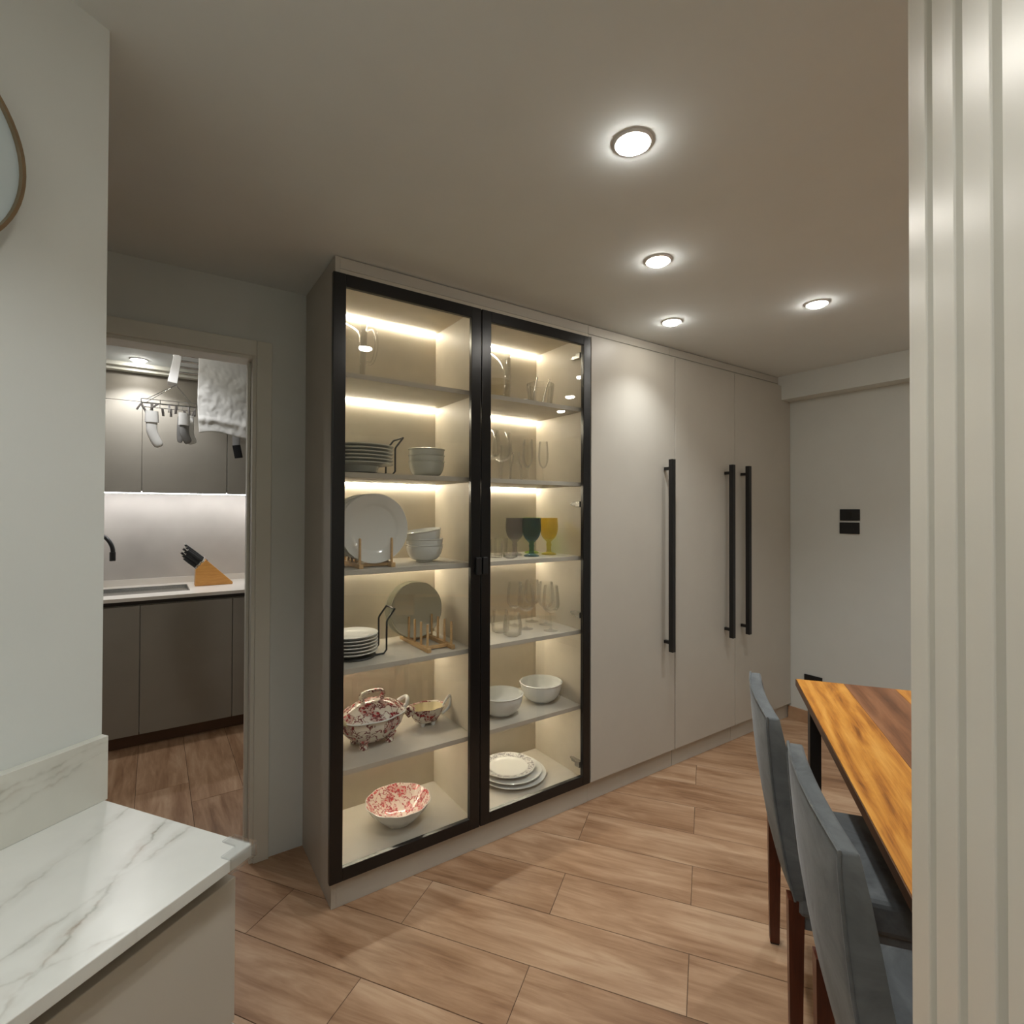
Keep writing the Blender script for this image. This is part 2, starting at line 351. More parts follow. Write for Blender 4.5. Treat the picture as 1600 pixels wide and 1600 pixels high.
for i in range(-6, 6):
    x = -.068 + (i + .5) * KW
    for j in range(-2, 3):
        y = 3.28 - (i % 2) * .23 - TL / 2 + j * TL + (0 if i % 2 == 0 else 0)
        me = clip_tile(x, y, 0, KW - G, TL - G, k_planes)
        if me is None: continue
        if me is False:
            bm = bmesh.new(); add_box(bm, (-(KW - G) / 2, -(TL - G) / 2, -.0014), ((KW - G) / 2, (TL - G) / 2, 0), .0005, 1); me = fin(bm)
        link('tile', me, MAT['tile'], floor, (x, y, 0), 0)
tag(boxes('ceiling', [((X0, Y0, CEIL), (XW + .1, YD2, CEIL + .1)), ((KX0, YD2, CEIL), (KX1, KY + .1, CEIL + .1))], MAT['ceil']), 'plain painted ceiling', kind='structure')
DX0, DX1, DZ = -.50, .35, 2.10                   # doorway
tag(boxes('wall_back', [((X0, YD, 0), (DX0, YD2, CEIL)), ((DX1, YD, 0), (XW + .1, YD2, CEIL)), ((DX0, YD, DZ), (DX1, YD2, CEIL))], MAT['wall']), 'painted wall around the kitchen doorway', kind='structure')
tag(box('wall_far', (XW, Y0, 0), (XW + .1, YD, CEIL), MAT['wall']), 'painted wall with black switch plates', kind='structure')
tag(box('wall_front', (X0, Y0 - .1, 0), (XW + .1, Y0, CEIL), MAT['wall']), 'painted wall behind the camera', kind='structure')
tag(box('wall_side', (X0 - .1, Y0 - .1, 0), (X0, YD2, CEIL), MAT['wall']), 'painted side wall', kind='structure')
tag(box('wall_left', (-2.2, 0, 0), (.672, .14, CEIL), MAT['wall'], loc=BW(0, -1.10), rz=BETA), 'pale painted wall above the marble counter', kind='structure')
tag(box('wall_beam', (3.60, Y0, 2.235), (XW, YD, CEIL), MAT['wall']), 'boxed ceiling beam along the far wall', kind='structure')
bb = tag(box('baseboard_far', (XW - .011, Y0, 0), (XW, 1.94, .085), MAT['tile']), 'wood-look tile skirting', kind='structure')
tag(boxes('wall_kitchen', [((KX0, KY, 0), (KX1, KY + .1, CEIL)), ((KX0 - .1, YD2, 0), (KX0, KY + .1, CEIL)), ((KX1, YD2, 0), (KX1 + .1, KY + .1, CEIL))], MAT['concrete']), 'mottled light kitchen wall', kind='structure')
# door casing
tr = tag(empty('trim_1'), 'painted door casing', kind='structure')
for sx, name in ((1, 'casing_side'), (-1, 'casing_side')):
    xi = DX1 if sx > 0 else DX0
    lo, hi = sorted((xi - sx * .004, xi + sx * .055))
    boxes(name, [((lo, YD - .014, 0), (hi, YD, DZ + .06))], MAT['trim'], tr, .003)
    lo, hi = sorted((xi - sx * .018, xi)); box('jamb', (lo, YD - .006, 0), (hi, YD2 + .006, DZ), MAT['trim'], tr, .002)
    lo, hi = sorted((xi - sx * .03, xi - sx * .018)); box('door_stop', (lo, YD + .045, 0), (hi, YD + .085, DZ), MAT['trim'], tr, .002)
box('casing_head', (DX0 + .004, YD - .0142, DZ - .004), (DX1 - .004, YD, DZ + .06), MAT['trim'], tr, .003)
box('jamb_head', (DX0 + .018, YD - .006, DZ - .018), (DX1 - .018, YD2 + .006, DZ), MAT['trim'], tr, .002)
# fluted panel wall on the right
wr = tag(box('wall_right', (-1.6, -.10, 0), (.788, 0, CEIL), MAT['fluted'], loc=BW(0, .252), rz=BETA), 'fluted painted panel wall', kind='structure')
for i in range(30):
    hi = .79 - i * .074
    box('slat', (hi - .055, 0, 0), (hi, .012, CEIL), MAT['fluted'], wr, .0018)

# ------------------------------------------------------------------ downlights
def downlight(loc, label, power=SPOT_W, col=DOWN_COL, cone=128, blend=.55):
    r = empty('downlight', loc, 0, label, 'ceiling light', 'recessed ceiling downlights')
    link('trim_ring', RING, MAT['whitepl'], r); link('lens', LENS, MAT['disc'], r)
    ld = bpy.data.lights.new('downlight_lamp', 'SPOT'); ld.energy = power; ld.color = col; ld.spot_size = math.radians(cone); ld.spot_blend = blend; ld.shadow_soft_size = .022
    lo = bpy.data.objects.new('lamp', ld); COL.objects.link(lo); lo.parent = r; lo.location = (0, 0, -.022)
RING = lathe_me([(.036, 0), (.037, -.004), (.045, -.006), (.049, -.003), (.050, 0)], 40)
LENS = lathe_me([(.0365, -.001), (.036, -.009), (.031, -.014), (.018, -.017), (0, -.018)], 32)  # glowing dome bulged below the ring to put a halo on the ceiling
for b1, b2, lab in ((1.343, -.176, 'largest glowing downlight, high over the glass cabinet'), (2.014, -.170, 'middle downlight of the row above the glass cabinet doors'),
                    (2.690, -.161, 'downlight nearest the plain cupboard doors'), (2.678, .469, 'downlight over the wooden table, right of the row'),
                    (2.66, 1.10, 'downlight behind the fluted panel, second from the table light'), (2.64, 1.73, 'downlight farthest behind the fluted panel'),
                    (.30, -.28, 'downlight above the marble counter behind the camera'), (-.9, -.35, 'downlight over the passage behind the camera')):
    downlight(BW(b1, b2, CEIL), lab, SPOT_W * (.85 if b2 > 1 else (1.12 if b1 > 1 else 1.0)), DOWN_COL, 112 if b1 > 1 else 128, .95 if b1 > 1 else .55)
for x, y, lab in ((-1.0, -.9, 'added unseen fill downlight behind the camera near the left wall'), (-1.0, -1.9, 'added unseen fill downlight in the far left corner behind the camera'), (0, -1.5, 'added unseen fill downlight straight behind the camera'),
                  (0, -2.2, 'added unseen fill downlight by the wall behind the camera'), (.75, -1.8, 'added unseen fill downlight right behind the fluted panel'), (1.4, -2.1, 'added unseen fill downlight farthest right behind the camera')):
    downlight((x, y, CEIL), lab, SPOT_W * 1.6, DOWN_COL, 105)  # unseen lamps added to brighten ceiling and walls by floor bounce
downlight((-.089, 4.02, CEIL), 'downlight in the kitchen ceiling beyond the doorway', KSPOT_W, KIT_COL)
downlight((-.089, 3.0, CEIL), 'kitchen downlight just inside the doorway above the clothes rack', KSPOT_W * .5, KIT_COL)

# ------------------------------------------------------------------ glass display cabinet
F0 = 1.945; XA, XM, XB = .542, 1.160, 1.800; BK = 2.352
SH = [1.98, 1.602, 1.23, .858, .48]; BOT = .118
cab = empty('display_cabinet', (0, 0, 0), 0, 'tall greige cabinet with two black-framed glass doors and lit shelves', 'cabinet')
box('side_panel', (XA, F0, 0), (XA + .018, YD - .002, CEIL - .002), MAT['lam'], cab, .001)
box('side_panel', (XB - .018, F0, .1), (XB, YD - .002, 2.353), MAT['lam_in'], cab, .001)
box('divider', (XM - .009, F0 + .02, BOT), (XM + .009, BK, 2.335), MAT['lam_in'], cab, .0008)
box('back_panel', (XA + .018, BK, .1), (XB - .018, BK + .012, 2.35), MAT['lam_in'], cab)
box('top_panel', (XA + .018, F0, 2.335), (XB - .018, BK, 2.353), MAT['lam_in'], cab)
box('bottom_panel', (XA + .018, F0, .1), (XB - .018, BK, BOT), MAT['shelf'], cab)
box('plinth', (XA + .018, F0, 0), (XB, F0 + .018, .098), MAT['lam'], cab, .0008)
box('fascia', (XA + .018, F0, 2.354), (XB, F0 + .018, CEIL - .003), MAT['lam'], cab, .0008)
bays = ((XA + .018, XM - .009), (XM + .009, XB - .018))
for x0, x1 in bays:
    for z in SH: box('shelf', (x0 + .001, F0 + .026, z - .02), (x1 - .001, BK, z), MAT['shelf'], cab, .0008)
    for z in [2.335] + [s - .02 for s in SH]:
        box('led_strip', (x0 + .004, BK - .009, z - .0055), (x1 - .004, BK - .003, z - .0005), MAT['led'], cab)
DY0, DY1 = F0 - .022, F0 - .001
def glass_door(x0, x1, pull_x):
    d = empty('glass_door'); d.parent = cab
    z0, z1, fr = .103, 2.330, .047
    for n, lo, hi in (('stile', (x0, z0), (x0 + fr, z1)), ('stile', (x1 - fr, z0), (x1, z1)), ('rail', (x0 + fr, z0), (x1 - fr, z0 + fr)), ('rail', (x0 + fr, z1 - fr), (x1 - fr, z1))):
        box(n, (lo[0], DY0, lo[1]), (hi[0], DY1, hi[1]), MAT['blackgloss'], d, .0022)
    box('pane', (x0 + fr - .005, DY0 + .012, z0 + fr - .005), (x1 - fr + .005, DY0 + .016, z1 - fr + .005), MAT['glass'], d)
    box('pull', (pull_x - .0125, DY0 - .014, 1.183), (pull_x + .0125, DY0 + .001, 1.257), MAT['blackpl'], d, .003)
    return d
da = glass_door(.530, 1.1575, 1.1435); db = glass_door(1.1625, 1.7985, 1.1765)
for z in (2.244, 1.494, .938, .193):
    boxes('hinge', [((XB - .034, 1.985, z - .012), (XB - .0185, 2.03, z + .008)), ((XB - .046, 1.955, z - .018), (XB - .022, 1.99, z + .012)), ((XB - .03, 2.03, z - .006), (XB - .0185, 2.045, z + .004))], MAT['steel'], db, .003)
for z in (1.19 - .01, .81, 1.985): # small black discs painted for the dark of the divider's shelf-pin holes
    link('pin_hole_disc', lathe_me([(0, 0), (.003, 0), (.003, .002), (0, .002)], 12), MAT['black'], cab, (XM - .0105, F0 + .06, z)).rotation_euler = (0, -PI / 2, 0)

# ------------------------------------------------------------------ plain tall cupboards
def bar_handle(x, z0, z1, parent):
    h = box('handle', (x - .0135, F0 - .022 - .065, z0), (x + .0135, F0 - .022 - .038, z1), MAT['black'], parent, .0015)
    for z in (z0 + .05, z1 - .05):
        boxes('standoff', [((x - .009, F0 - .024 - .036, z - .009), (x + .009, F0 - .024, z + .009))], MAT['black'], h, .001)
def cupboard(name, x0, x1, label, doors, plinths, fasc):
    c = empty(name, (0, 0, 0), 0, label, 'cupboard', 'plain tall cupboards')
    box('body', (x0, F0 + .001, .1), (x1, YD - .002, 2.352), MAT['lam'], c)
    for a, b in plinths: box('plinth', (a + .001, F0 + .002, 0), (b - .001, F0 + .02, .098), MAT['lam'], c, .0008)
    for a, b in fasc: box('fascia', (a + .001, F0, 2.354), (b - .001, F0 + .018, CEIL - .003), MAT['lam'], c, .0008)
    for a, b, hx in doors:
        d = box('door', (a + .0022, F0 - .022, .104), (b - .0022, F0 - .001, 2.334), MAT['lam'], c, .0012)
        bar_handle(hx, .680, 1.745, d)
cupboard('tall_cupboard', 1.801, 2.452, 'plain greige cupboard with one bar handle beside the glass cabinet', [(1.801, 2.452, 2.362)], [(1.801, 2.452)], [(1.801, 2.43)])
cupboard('tall_cupboard', 2.453, 3.719, 'plain greige double cupboard with two bar handles beside the far wall', [(2.453, 3.040, 2.932), (3.040, 3.719, 3.108)], [(2.453, 3.03), (3.03, 3.719)], [(2.43, 3.599)])

# ------------------------------------------------------------------ crockery helpers
def plate_prof(R, h=.022, well=.62):
    return [(0, .003), (well * R * .86, .003), (well * R * .9, 0), (well * R, 0), (well * R * 1.03, .003), (well * R * 1.12, h - .011), (R * .985, h - .003), (R, h), (R * .99, h + .0016),
            (R * .965, h + .0008), (well * R * 1.12, h - .0065), (well * R * 1.07, h - .0085), (well * R * 1.0, .0085), (well * R * .95, .0068), (0, .0064)]
def bowl_prof(R, H, fr=.5, belly=1.0, wall=.004):
    out = [(0, .004), (fr * R * .85, .004), (fr * R * .9, 0), (fr * R, 0), (fr * R, .008)]
    n = 9
    o = [(fr * R + (R - fr * R) * math.sin(t * PI / 2) ** (.85 / belly), .008 + (H - .008) * (1 - math.cos(t * PI / 2)) ** .92) for t in [k / n for k in range(1, n + 1)]]
    o[-1] = (R + .003, H - .001); o.insert(-1, (R * .985, H - .0065)); i = [(max(0, r - wall), z if z > .02 else z + .004) for r, z in o[::-1][1:]]
    return out + o + [(R - wall * .5, H + .001)] + i + [(fr * R * .6, .013), (0, .012)]
def put(name, me, mat, loc, label, cat, group=None, rot=(0, 0, 0)):
    o = link(name, me, mat); o.location = loc; o.rotation_euler = rot
    return tag(o, label, cat, group)
ORD = ['top', 'second', 'third', 'fourth', 'fifth', 'sixth', 'seventh']
def nth(i, n, what='of the stack'):
    return 'topmost' if i == n - 1 else ('bottom' if i == 0 else ORD[n - 1 - i] + ' from the top')

# -------- left bay, second shelf: stoneware plates on a wire stand, three bowls
def wire_stand(x, y, z, R, label, hh):
    r = empty('plate_stand', (x, y, z), 0, label, 'plate stand')
    link('base', lathe_me([(0, 0), (R, 0), (R + .004, .004), (R, .009), (R * .6, .012), (0, .012)], 40), MAT['black'], r)
    a = R * .55; xx = R * 1.42
    p = [(R * .8, -a, .006), (xx - .012, -a, .006), (xx, -a, .02), (xx, -a, hh - .05), (xx + .004, -a, hh - .04), (xx + .035, -a, hh), (xx + .035, a, hh), (xx + .004, a, hh - .04), (xx, a, hh - .05), (xx, a, .02), (xx - .012, a, .006), (R * .8, a, .006)]
    tube('handle', p, .0042, MAT['black'], r, 8)
    return r
z = SH[1]; px_, py_ = .700, 2.15
wire_stand(px_, py_, z, .098, 'black wire plate stand under the grey plates', .165)
P6 = lathe_me(plate_prof(.142, .036, .52)); zz = z + .0125
for i in range(6):
    put('dinner_plate', P6, MAT['stone'], (px_, py_, zz + i * .0145), 'grey deep plate on the upper black stand, ' + nth(i, 6), 'plate', 'grey plates on the upper stand')
BW3 = lathe_me(bowl_prof(.079, .074, .55, 1.15)); bx, by = 1.005, 2.14
for i in range(3):
    put('bowl', BW3, MAT['stone'], (bx, by, z + .0005 + i * .027), 'pale bowl beside the grey plates on their shelf, ' + nth(i, 3), 'bowl', 'bowls beside the grey plates')
# -------- left bay, third shelf: large plates upright in a bamboo rack, three bowls
def dish_rack(x0, x1, y0, y1, z, npeg, label, h=.10):
    r = empty('dish_rack', ((x0 + x1) / 2, (y0 + y1) / 2, z), 0, label, 'dish rack'); hw, hd = (x1 - x0) / 2, (y1 - y0) / 2
    for s in (-1, 1): box('rail', (s * hw - .009, -hd, 0), (s * hw + .009, hd, .018), MAT['bamboo'], r, .002)
    for yy in (-hd + .05, hd - .05): box('crossbar', (-hw, yy - .008, .003), (hw, yy + .008, .016), MAT['bamboo'], r, .002)
    pg = lathe_me([(0, 0), (.0052, 0), (.0052, h - .003), (.0035, h), (0, h)], 12)
    for s in (-1, 1):
        for k in range(npeg): link('peg', pg, MAT['bamboo'], r, (s * hw, -hd + .02 + k * (2 * hd - .04) / (npeg - 1), .017))
    return r
z = SH[2]
dish_rack(.662, .792, 1.99, 2.27, z, 6, 'bamboo rack holding the large white plates upright')
PL = lathe_me(plate_prof(.140, .020, .66)); yf = 2.043
for i in range(4):
    o = put('large_plate', PL, MAT['porcelain'], (.727, yf + i * .048, z + .0145 + .140), ['front large white plate facing out of the bamboo rack', 'large white plate right behind the front one in the rack',
            'large white plate third in the bamboo rack', 'rearmost large white plate in the bamboo rack'][i], 'plate', 'large plates in the rack', (PI / 2 - .03, 0, 0))
BW2 = lathe_me(bowl_prof(.081, .076, .46, 1.1)); bx, by = .992, 2.13
for i in range(3):
    put('bowl', BW2, MAT['porcelain'], (bx, by, z + .0005 + i * .026 + (.012 if i == 2 else 0)), ['white bowl at the bottom of the stack beside the upright plates', 'white bowl in the middle of the stack beside the upright plates', 'white bowl tilted on top of the stack beside the upright plates'][i],
        'bowl', 'bowls beside the upright plates', (0, -.14 if i == 2 else 0, 0))
# -------- left bay, fourth shelf: side plates on a wire stand, serving platters in a rack
z = SH[3]; px_, py_ = .672, 2.13
wire_stand(px_ + .008, py_, z, .085, 'black wire plate stand under the small white plates', .185)
P5 = lathe_me(plate_prof(.103, .017, .6))
for i in range(6):
    put('side_plate', P5, MAT['porcelain'], (px_, py_, z + .0125 + i * .0135), 'small white plate on the lower black stand, ' + nth(i, 6), 'plate', 'white side plates')
dish_rack(.957, 1.070, 2.0, 2.30, z, 5, 'bamboo rack with two round sage platters')
PT = lathe_me([(0, 0), (.118, 0), (.127, .004), (.128, .008), (.125, .0095), (.116, .006), (0, .005)], 56)
for i, yy in enumerate((2.235, 2.272)):
    put('platter', PT, MAT['sage'], (1.0 - i * .012, yy, z + .0135 + .1285), ['front round sage platter standing in the bamboo rack', 'pale round platter behind the front one in the rack'][i], 'platter', 'round platters', (PI / 2 - .05, 0, 0))
# -------- left bay, fifth shelf: covered tureen and gravy boat
z = SH[4]
t = empty('soup_tureen', (.765, 2.15, z), math.radians(8), 'red floral lidded soup tureen with looped handles', 'tureen')
bp = [(0, .02), (.052, .018), (.062, .022), (.085, .04), (.112, .075), (.120, .10), (.117, .112), (.124, .120), (.119, .122), (.108, .112), (.10, .08), (.06, .035), (0, .032)]
link('body', lathe_me(bp, 64, 60, lob=(8, .05), sx=1.16, sy=.86), MAT['red_floral'], t)
lid = link('lid', lathe_me([(.121, .1215), (.126, .126), (.117, .132), (.098, .150), (.066, .168), (.040, .178), (.02, .181), (0, .182)], 64, 60, lob=(8, .05), sx=1.16, sy=.86), MAT['red_floral'], t)
link('rim', lathe_me([(.121, .1195), (.1275, .1195), (.1295, .1225), (.1275, .1255), (.121, .1255)], 64, 60, lob=(8, .05), sx=1.16, sy=.86), MAT['porcelain'], t)
tube('lid_handle', smooth_path([(-.042, 0, .176), (-.05, 0, .2), (-.03, 0, .214), (.03, 0, .214), (.05, 0, .2), (.042, 0, .176)], 5), .0075, MAT['red_floral'], lid, 10, flat=2.2)
for s in (-1, 1):
    tube('handle', smooth_path([(s * .126, -.034, .116), (s * .150, -.03, .136), (s * .166, 0, .152), (s * .150, .03, .136), (s * .126, .034, .116)], 5), .0085, MAT['cream' if s < 0 else 'porcelain'], t, 10)
ft = lathe_me([(0, 0), (.016, 0), (.02, .006), (.016, .02), (.03, .04), (0, .05)], 16)
for sx, sy in ((-1, -1), (1, -1), (-1, 1), (1, 1)): link('foot', ft, MAT['red_floral'], t, (sx * .058, sy * .04, 0))
g = empty('gravy_boat', (1.035, 2.19, z), math.radians(-6), 'small red floral gravy boat with a loop handle', 'gravy boat')
link('body', lathe_me([(0, .012), (.03, .011), (.045, .02), (.06, .045), (.074, .078), (.078, .084), (.072, .08), (.056, .046), (.035, .02), (0, .018)], 56, 60, lob=(8, .09), sx=1.12, sy=.8), MAT['red_floral'], g)
link('lining', lathe_me([(.0705, .0795), (.0555, .047), (.035, .0212), (0, .0192)], 56, 60, lob=(8, .09), sx=1.12, sy=.8), MAT['cream'], g)
tube('handle', smooth_path([(.078, 0, .07), (.096, 0, .098), (.110, 0, .112), (.118, 0, .098), (.108, 0, .06), (.074, 0, .035)], 5), .006, MAT['porcelain'], g, 10)
tube('spout', smooth_path([(-.072, 0, .066), (-.088, 0, .080), (-.10, 0, .088)], 4), [.026, .025, .024, .022, .02, .018, .016, .013, .009], MAT['red_floral'], g, 12, flat=.8)
for a in range(4): link('foot', lathe_me([(0, 0), (.008, 0), (.01, .004), (.012, .016), (0, .018)], 12), MAT['porcelain'], g, (.034 * math.cos(a * PI / 2 + PI / 4), .026 * math.sin(a * PI / 2 + PI / 4), 0))
# -------- left bay, cabinet floor: open floral bowl
fb = empty('salad_bowl', (.878, 2.135, BOT), 0, 'wide white bowl with pink flowers inside and a scalloped rim', 'bowl')
link('body', lathe_me([(0, .003), (.045, .003), (.048, 0), (.055, 0), (.057, .006), (.085, .026), (.115, .058), (.134, .090), (.137, .094), (.134, .0945)], 80, 60, lob=(10, .035)), MAT['porcelain'], fb)
link('inside', lathe_me([(.134, .0945), (.130, .090), (.110, .058), (.080, .028), (.05, .012), (0, .010)], 80, 60, lob=(10, .035)), MAT['pink_floral'], fb)

# -------- right bay glassware
def thin(prof_out, wl=.0018):
    """outer profile bottom to top -> closed thin-walled profile (open vessel from the first index given)"""
    return prof_out
def vessel(outer, base_t, wl=.0016):
    inner = [(max(0.0001, r - wl), max(z, base_t)) for r, z in outer[::-1] if z >= base_t * .5 or True]
    inner = [(r, z) for r, z in inner if z > base_t]
    return [(0, 0)] + outer + inner + [(inner[-1][0], base_t) if inner else (0, base_t), (0, base_t)]
def stemware(Rb, zb, Rm, Hm, H, foot=.034, Rr=None, stem=.0038):
    Rr = Rr or Rm * .8
    o = [(0, 0), (foot, 0), (foot, .0015), (foot * .5, .004), (stem * 1.6, .009), (stem, .02), (stem, zb - .012), (stem * 1.7, zb - .003)]
    for k in range(1, 8):
        t_ = k / 7; o.append((max(stem * 1.7, Rm * math.sin(t_ * PI / 2)), zb + (Hm - zb) * (1 - math.cos(t_ * PI / 2))))
    for k in range(1, 6):
        t_ = k / 5; o.append((Rm + (Rr - Rm) * (t_ ** 1.6), Hm + (H - Hm) * t_))
    n = len(o); bowl = o[8:]
    return o + [(r - .0009, z + .0004) for r, z in bowl[-1:]] + [(max(.0008, r - .0015), z + (.002 if z < zb + .02 else 0)) for r, z in bowl[::-1]] + [(0, zb + .004)]
def wine(me, x, y, z, label, cat, group): return put('wine_glass' if 'flute' not in label else 'champagne_flute', me, MAT['ware'], (x, y, z + .0005), label, cat, group)
z = SH[0]
# jug in the left bay, top shelf
j = empty('glass_jug', (.665, 2.15, z), 0, 'clear glass jug with a looped handle on the top shelf', 'jug')
link('body', lathe_me(vessel([(.052, 0), (.055, .004), (.058, .06), (.062, .14), (.066, .22), (.068, .245)], .012, .003), 48), MAT['ware'], j)
tube('handle', smooth_path([(.064, 0, .235), (.09, 0, .246), (.106, 0, .225), (.108, 0, .17), (.098, 0, .12), (.084, 0, .098), (.064, 0, .10)], 6), .0075, MAT['ware'], j, 12)
tube('spout', smooth_path([(-.060, 0, .215), (-.073, 0, .236), (-.082, 0, .248)], 4), [.014, .016, .018, .018, .018, .017, .015, .013, .01], MAT['ware'], j, 12)
# vase and ice bucket
v_ = empty('glass_vase', (1.372, 2.14, z), 0, 'clear cylindrical glass vase, leftmost on the right top shelf', 'vase')
link('body', lathe_me(vessel([(.040, 0), (.055, .006), (.07, .03), (.073, .06), (.073, .235)], .014, .003), 48), MAT['ware'], v_)
link('inner_cup', lathe_me([(0, .016), (.055, .02), (.0685, .05), (.0685, .11), (.067, .11), (.055, .026), (0, .022)], 48), crystal('amber_tint', (.95, .93, .88)), v_)
ib = empty('ice_bucket', (1.640, 2.13, z), 0, 'ribbed clear glass ice bucket with tongs', 'ice bucket')
link('body', lathe_me(vessel([(.052, 0), (.056, .004), (.062, .05), (.070, .13)], .012, .004), 72, flute=(18, .002, (2, 3, 4))), MAT['ware'], ib)
for s in (-1, 1): tube('tongs', [(-.02 + s * .03, .0, .02), (-.005 + s * .035, 0, .09), (.02 + s * .04, 0, .165)], .004, MAT['chrome'], ib, 8)
put('coaster_disc', lathe_me([(0, 0), (.045, 0), (.047, .006), (.042, .018), (.02, .026), (0, .027)], 32), MAT['blackpl'], (1.508, 2.08, z + .0005), 'small dark round lid beside the ice bucket', 'lid')
# second shelf: balloon glasses, tall tumbler, flutes
z = SH[1]
BAL = lathe_me(stemware(.052, .095, .050, .145, .235, .038, .041), 40)
for x, y, l in ((1.405, 2.13, 'large balloon wine glass standing fully in view on the second shelf'), (1.315, 2.10, 'large balloon wine glass half hidden by the left door stile'), (1.345, 2.26, 'large balloon wine glass behind the other two at the left')):
    wine(BAL, x, y, z, l, 'wine glass', 'balloon glasses')
HB = lathe_me(vessel([(.027, 0), (.029, .003), (.029, .14), (.0295, .185)], .008), 36)
for x, y, l in ((1.472, 2.20, 'tall clear tumbler between balloon glass and flutes'), (1.452, 2.08, 'tall clear carafe glass in front of the tall tumbler')):
    put('highball_glass', HB if 'tumbler b' in l else lathe_me(vessel([(.03, 0), (.034, .01), (.031, .07), (.02, .10), (.017, .125), (.02, .14)], .008), 36), MAT['ware'], (x, y, z + .0005), l, 'glass', 'tall glasses')
FL = lathe_me(stemware(.02, .075, .027, .135, .215, .031, .022, .0034), 36)
for x, y, l in ((1.555, 2.12, 'left champagne flute of the three'), (1.600, 2.19, 'middle champagne flute, standing behind the left one'), (1.668, 2.14, 'right champagne flute next to the cabinet side')):
    wine(FL, x, y, z, l, 'champagne flute', 'champagne flutes')
# third shelf: tumblers and coloured goblets
z = SH[2]
TU = lathe_me(vessel([(.031, 0), (.033, .003), (.034, .05), (.0355, .088)], .012, .003), 48, flute=(12, .0012, (1, 2, 3)))
for x, y, l in ((1.368, 2.13, 'ribbed clear tumbler at the left edge of the goblet shelf'), (1.445, 2.20, 'ribbed clear tumbler next to the grey goblet'), (1.40, 2.05, 'small clear dish in front of the tumblers')):
    put('tumbler', TU if 'tumbler' in l.split()[2] else lathe_me(vessel([(.02, 0), (.03, .006), (.036, .02), (.038, .028)], .006), 40), MAT['ware'], (x, y, z + .0005), l, 'tumbler' if 'dish' not in l else 'dish', 'clear tumblers')
def goblet(x, y, mat, col):
    o = [(0, 0), (.038, 0), (.039, .004), (.034, .008), (.014, .014), (.0115, .03), (.0125, .045), (.0145, .052), (.0125, .058), (.012, .066), (.018, .073),
         (.030, .086), (.040, .104), (.0455, .128), (.0465, .150), (.0455, .168), (.0462, .176), (.046, .190), (.044, .190), (.0435, .168), (.044, .15), (.043, .128), (.0375, .105), (.027, .088), (.012, .079), (0, .078)]
    put('goblet', lathe_me(o, 96, 50, flute=(28, .0013, (11, 12, 13, 14, 15))), mat, (x, y, SH[2] + .0005), col + ' ribbed glass goblet', 'goblet', 'coloured goblets')
goblet(1.520, 2.185, MAT['g_grey'], 'smoky grey'); goblet(1.552, 2.085, MAT['g_teal'], 'dark teal'); goblet(1.672, 2.245, MAT['g_green'], 'bright green'); goblet(1.690, 2.12, MAT['g_amber'], 'amber yellow')
# fourth shelf: wine glasses and stemless tumblers
z = SH[3]
WG = lathe_me(stemware(.02, .088, .044, .13, .225, .036, .034), 40)
for x, y, l in ((1.560, 2.14, 'wine glass nearest the middle of the lower glass shelf'), (1.560, 2.24, 'wine glass at the back left of the lower glass shelf'), (1.690, 2.265, 'wine glass at the back right of the lower glass shelf'),
                (1.708, 2.165, 'wine glass by the cabinet side on the lower glass shelf'), (1.640, 2.04, 'wine glass at the front right of the lower glass shelf')):
    wine(WG, x, y, z, l, 'wine glass', 'wine glasses on the lower shelf')
ST = lathe_me(vessel([(.028, 0), (.036, .006), (.045, .03), (.046, .05), (.041, .08), (.037, .108)], .008), 48)
for x, y, l in ((1.41, 2.15, 'rear stemless glass tumbler on the lower glass shelf'), (1.418, 2.055, 'front stemless glass tumbler on the lower glass shelf')):
    put('stemless_glass', ST, MAT['ware'], (x, y, z + .0005), l, 'tumbler', 'stemless tumblers')
# fifth shelf: two white bowls; floor: plate stack
z = SH[4]
WB = lathe_me(bowl_prof(.108, .098, .48, 1.0), 56)
put('serving_bowl', WB, MAT['porcelain'], (1.652, 2.135, z + .0005), 'white footed serving bowl by the cabinet side', 'bowl', 'white serving bowls')
put('serving_bowl', WB, MAT['porcelain'], (1.383, 2.105, z + .0005), 'white footed serving bowl half hidden by the door stile', 'bowl', 'white serving bowls')
z = BOT
for i, R in enumerate((.172, .158)):
    put('serving_plate', lathe_me(plate_prof(R, .020, .62), 56), MAT['porcelain'], (1.505 - i * .01, 2.18, z + .0005 + i * .018), ['widest plain white plate at the bottom of the pile on the cabinet floor', 'plain white plate in the middle of the pile on the cabinet floor'][i], 'plate', 'pile of plates on the cabinet floor')
pp = empty('patterned_plate', (1.485, 2.185, z + .0375), 0, 'plate with a grey flowered rim on top of the pile', 'plate', 'pile of plates on the cabinet floor')
R = .135
link('body', lathe_me(plate_prof(R, .020, .66), 56), MAT['porcelain'], pp)
link('rim_band', lathe_me([(R * .966, .0214), (R * .66 * 1.115, .0144), (R * .66 * 1.115, .0139), (R * .966, .0209)], 56), MAT['grey_floral'], pp)

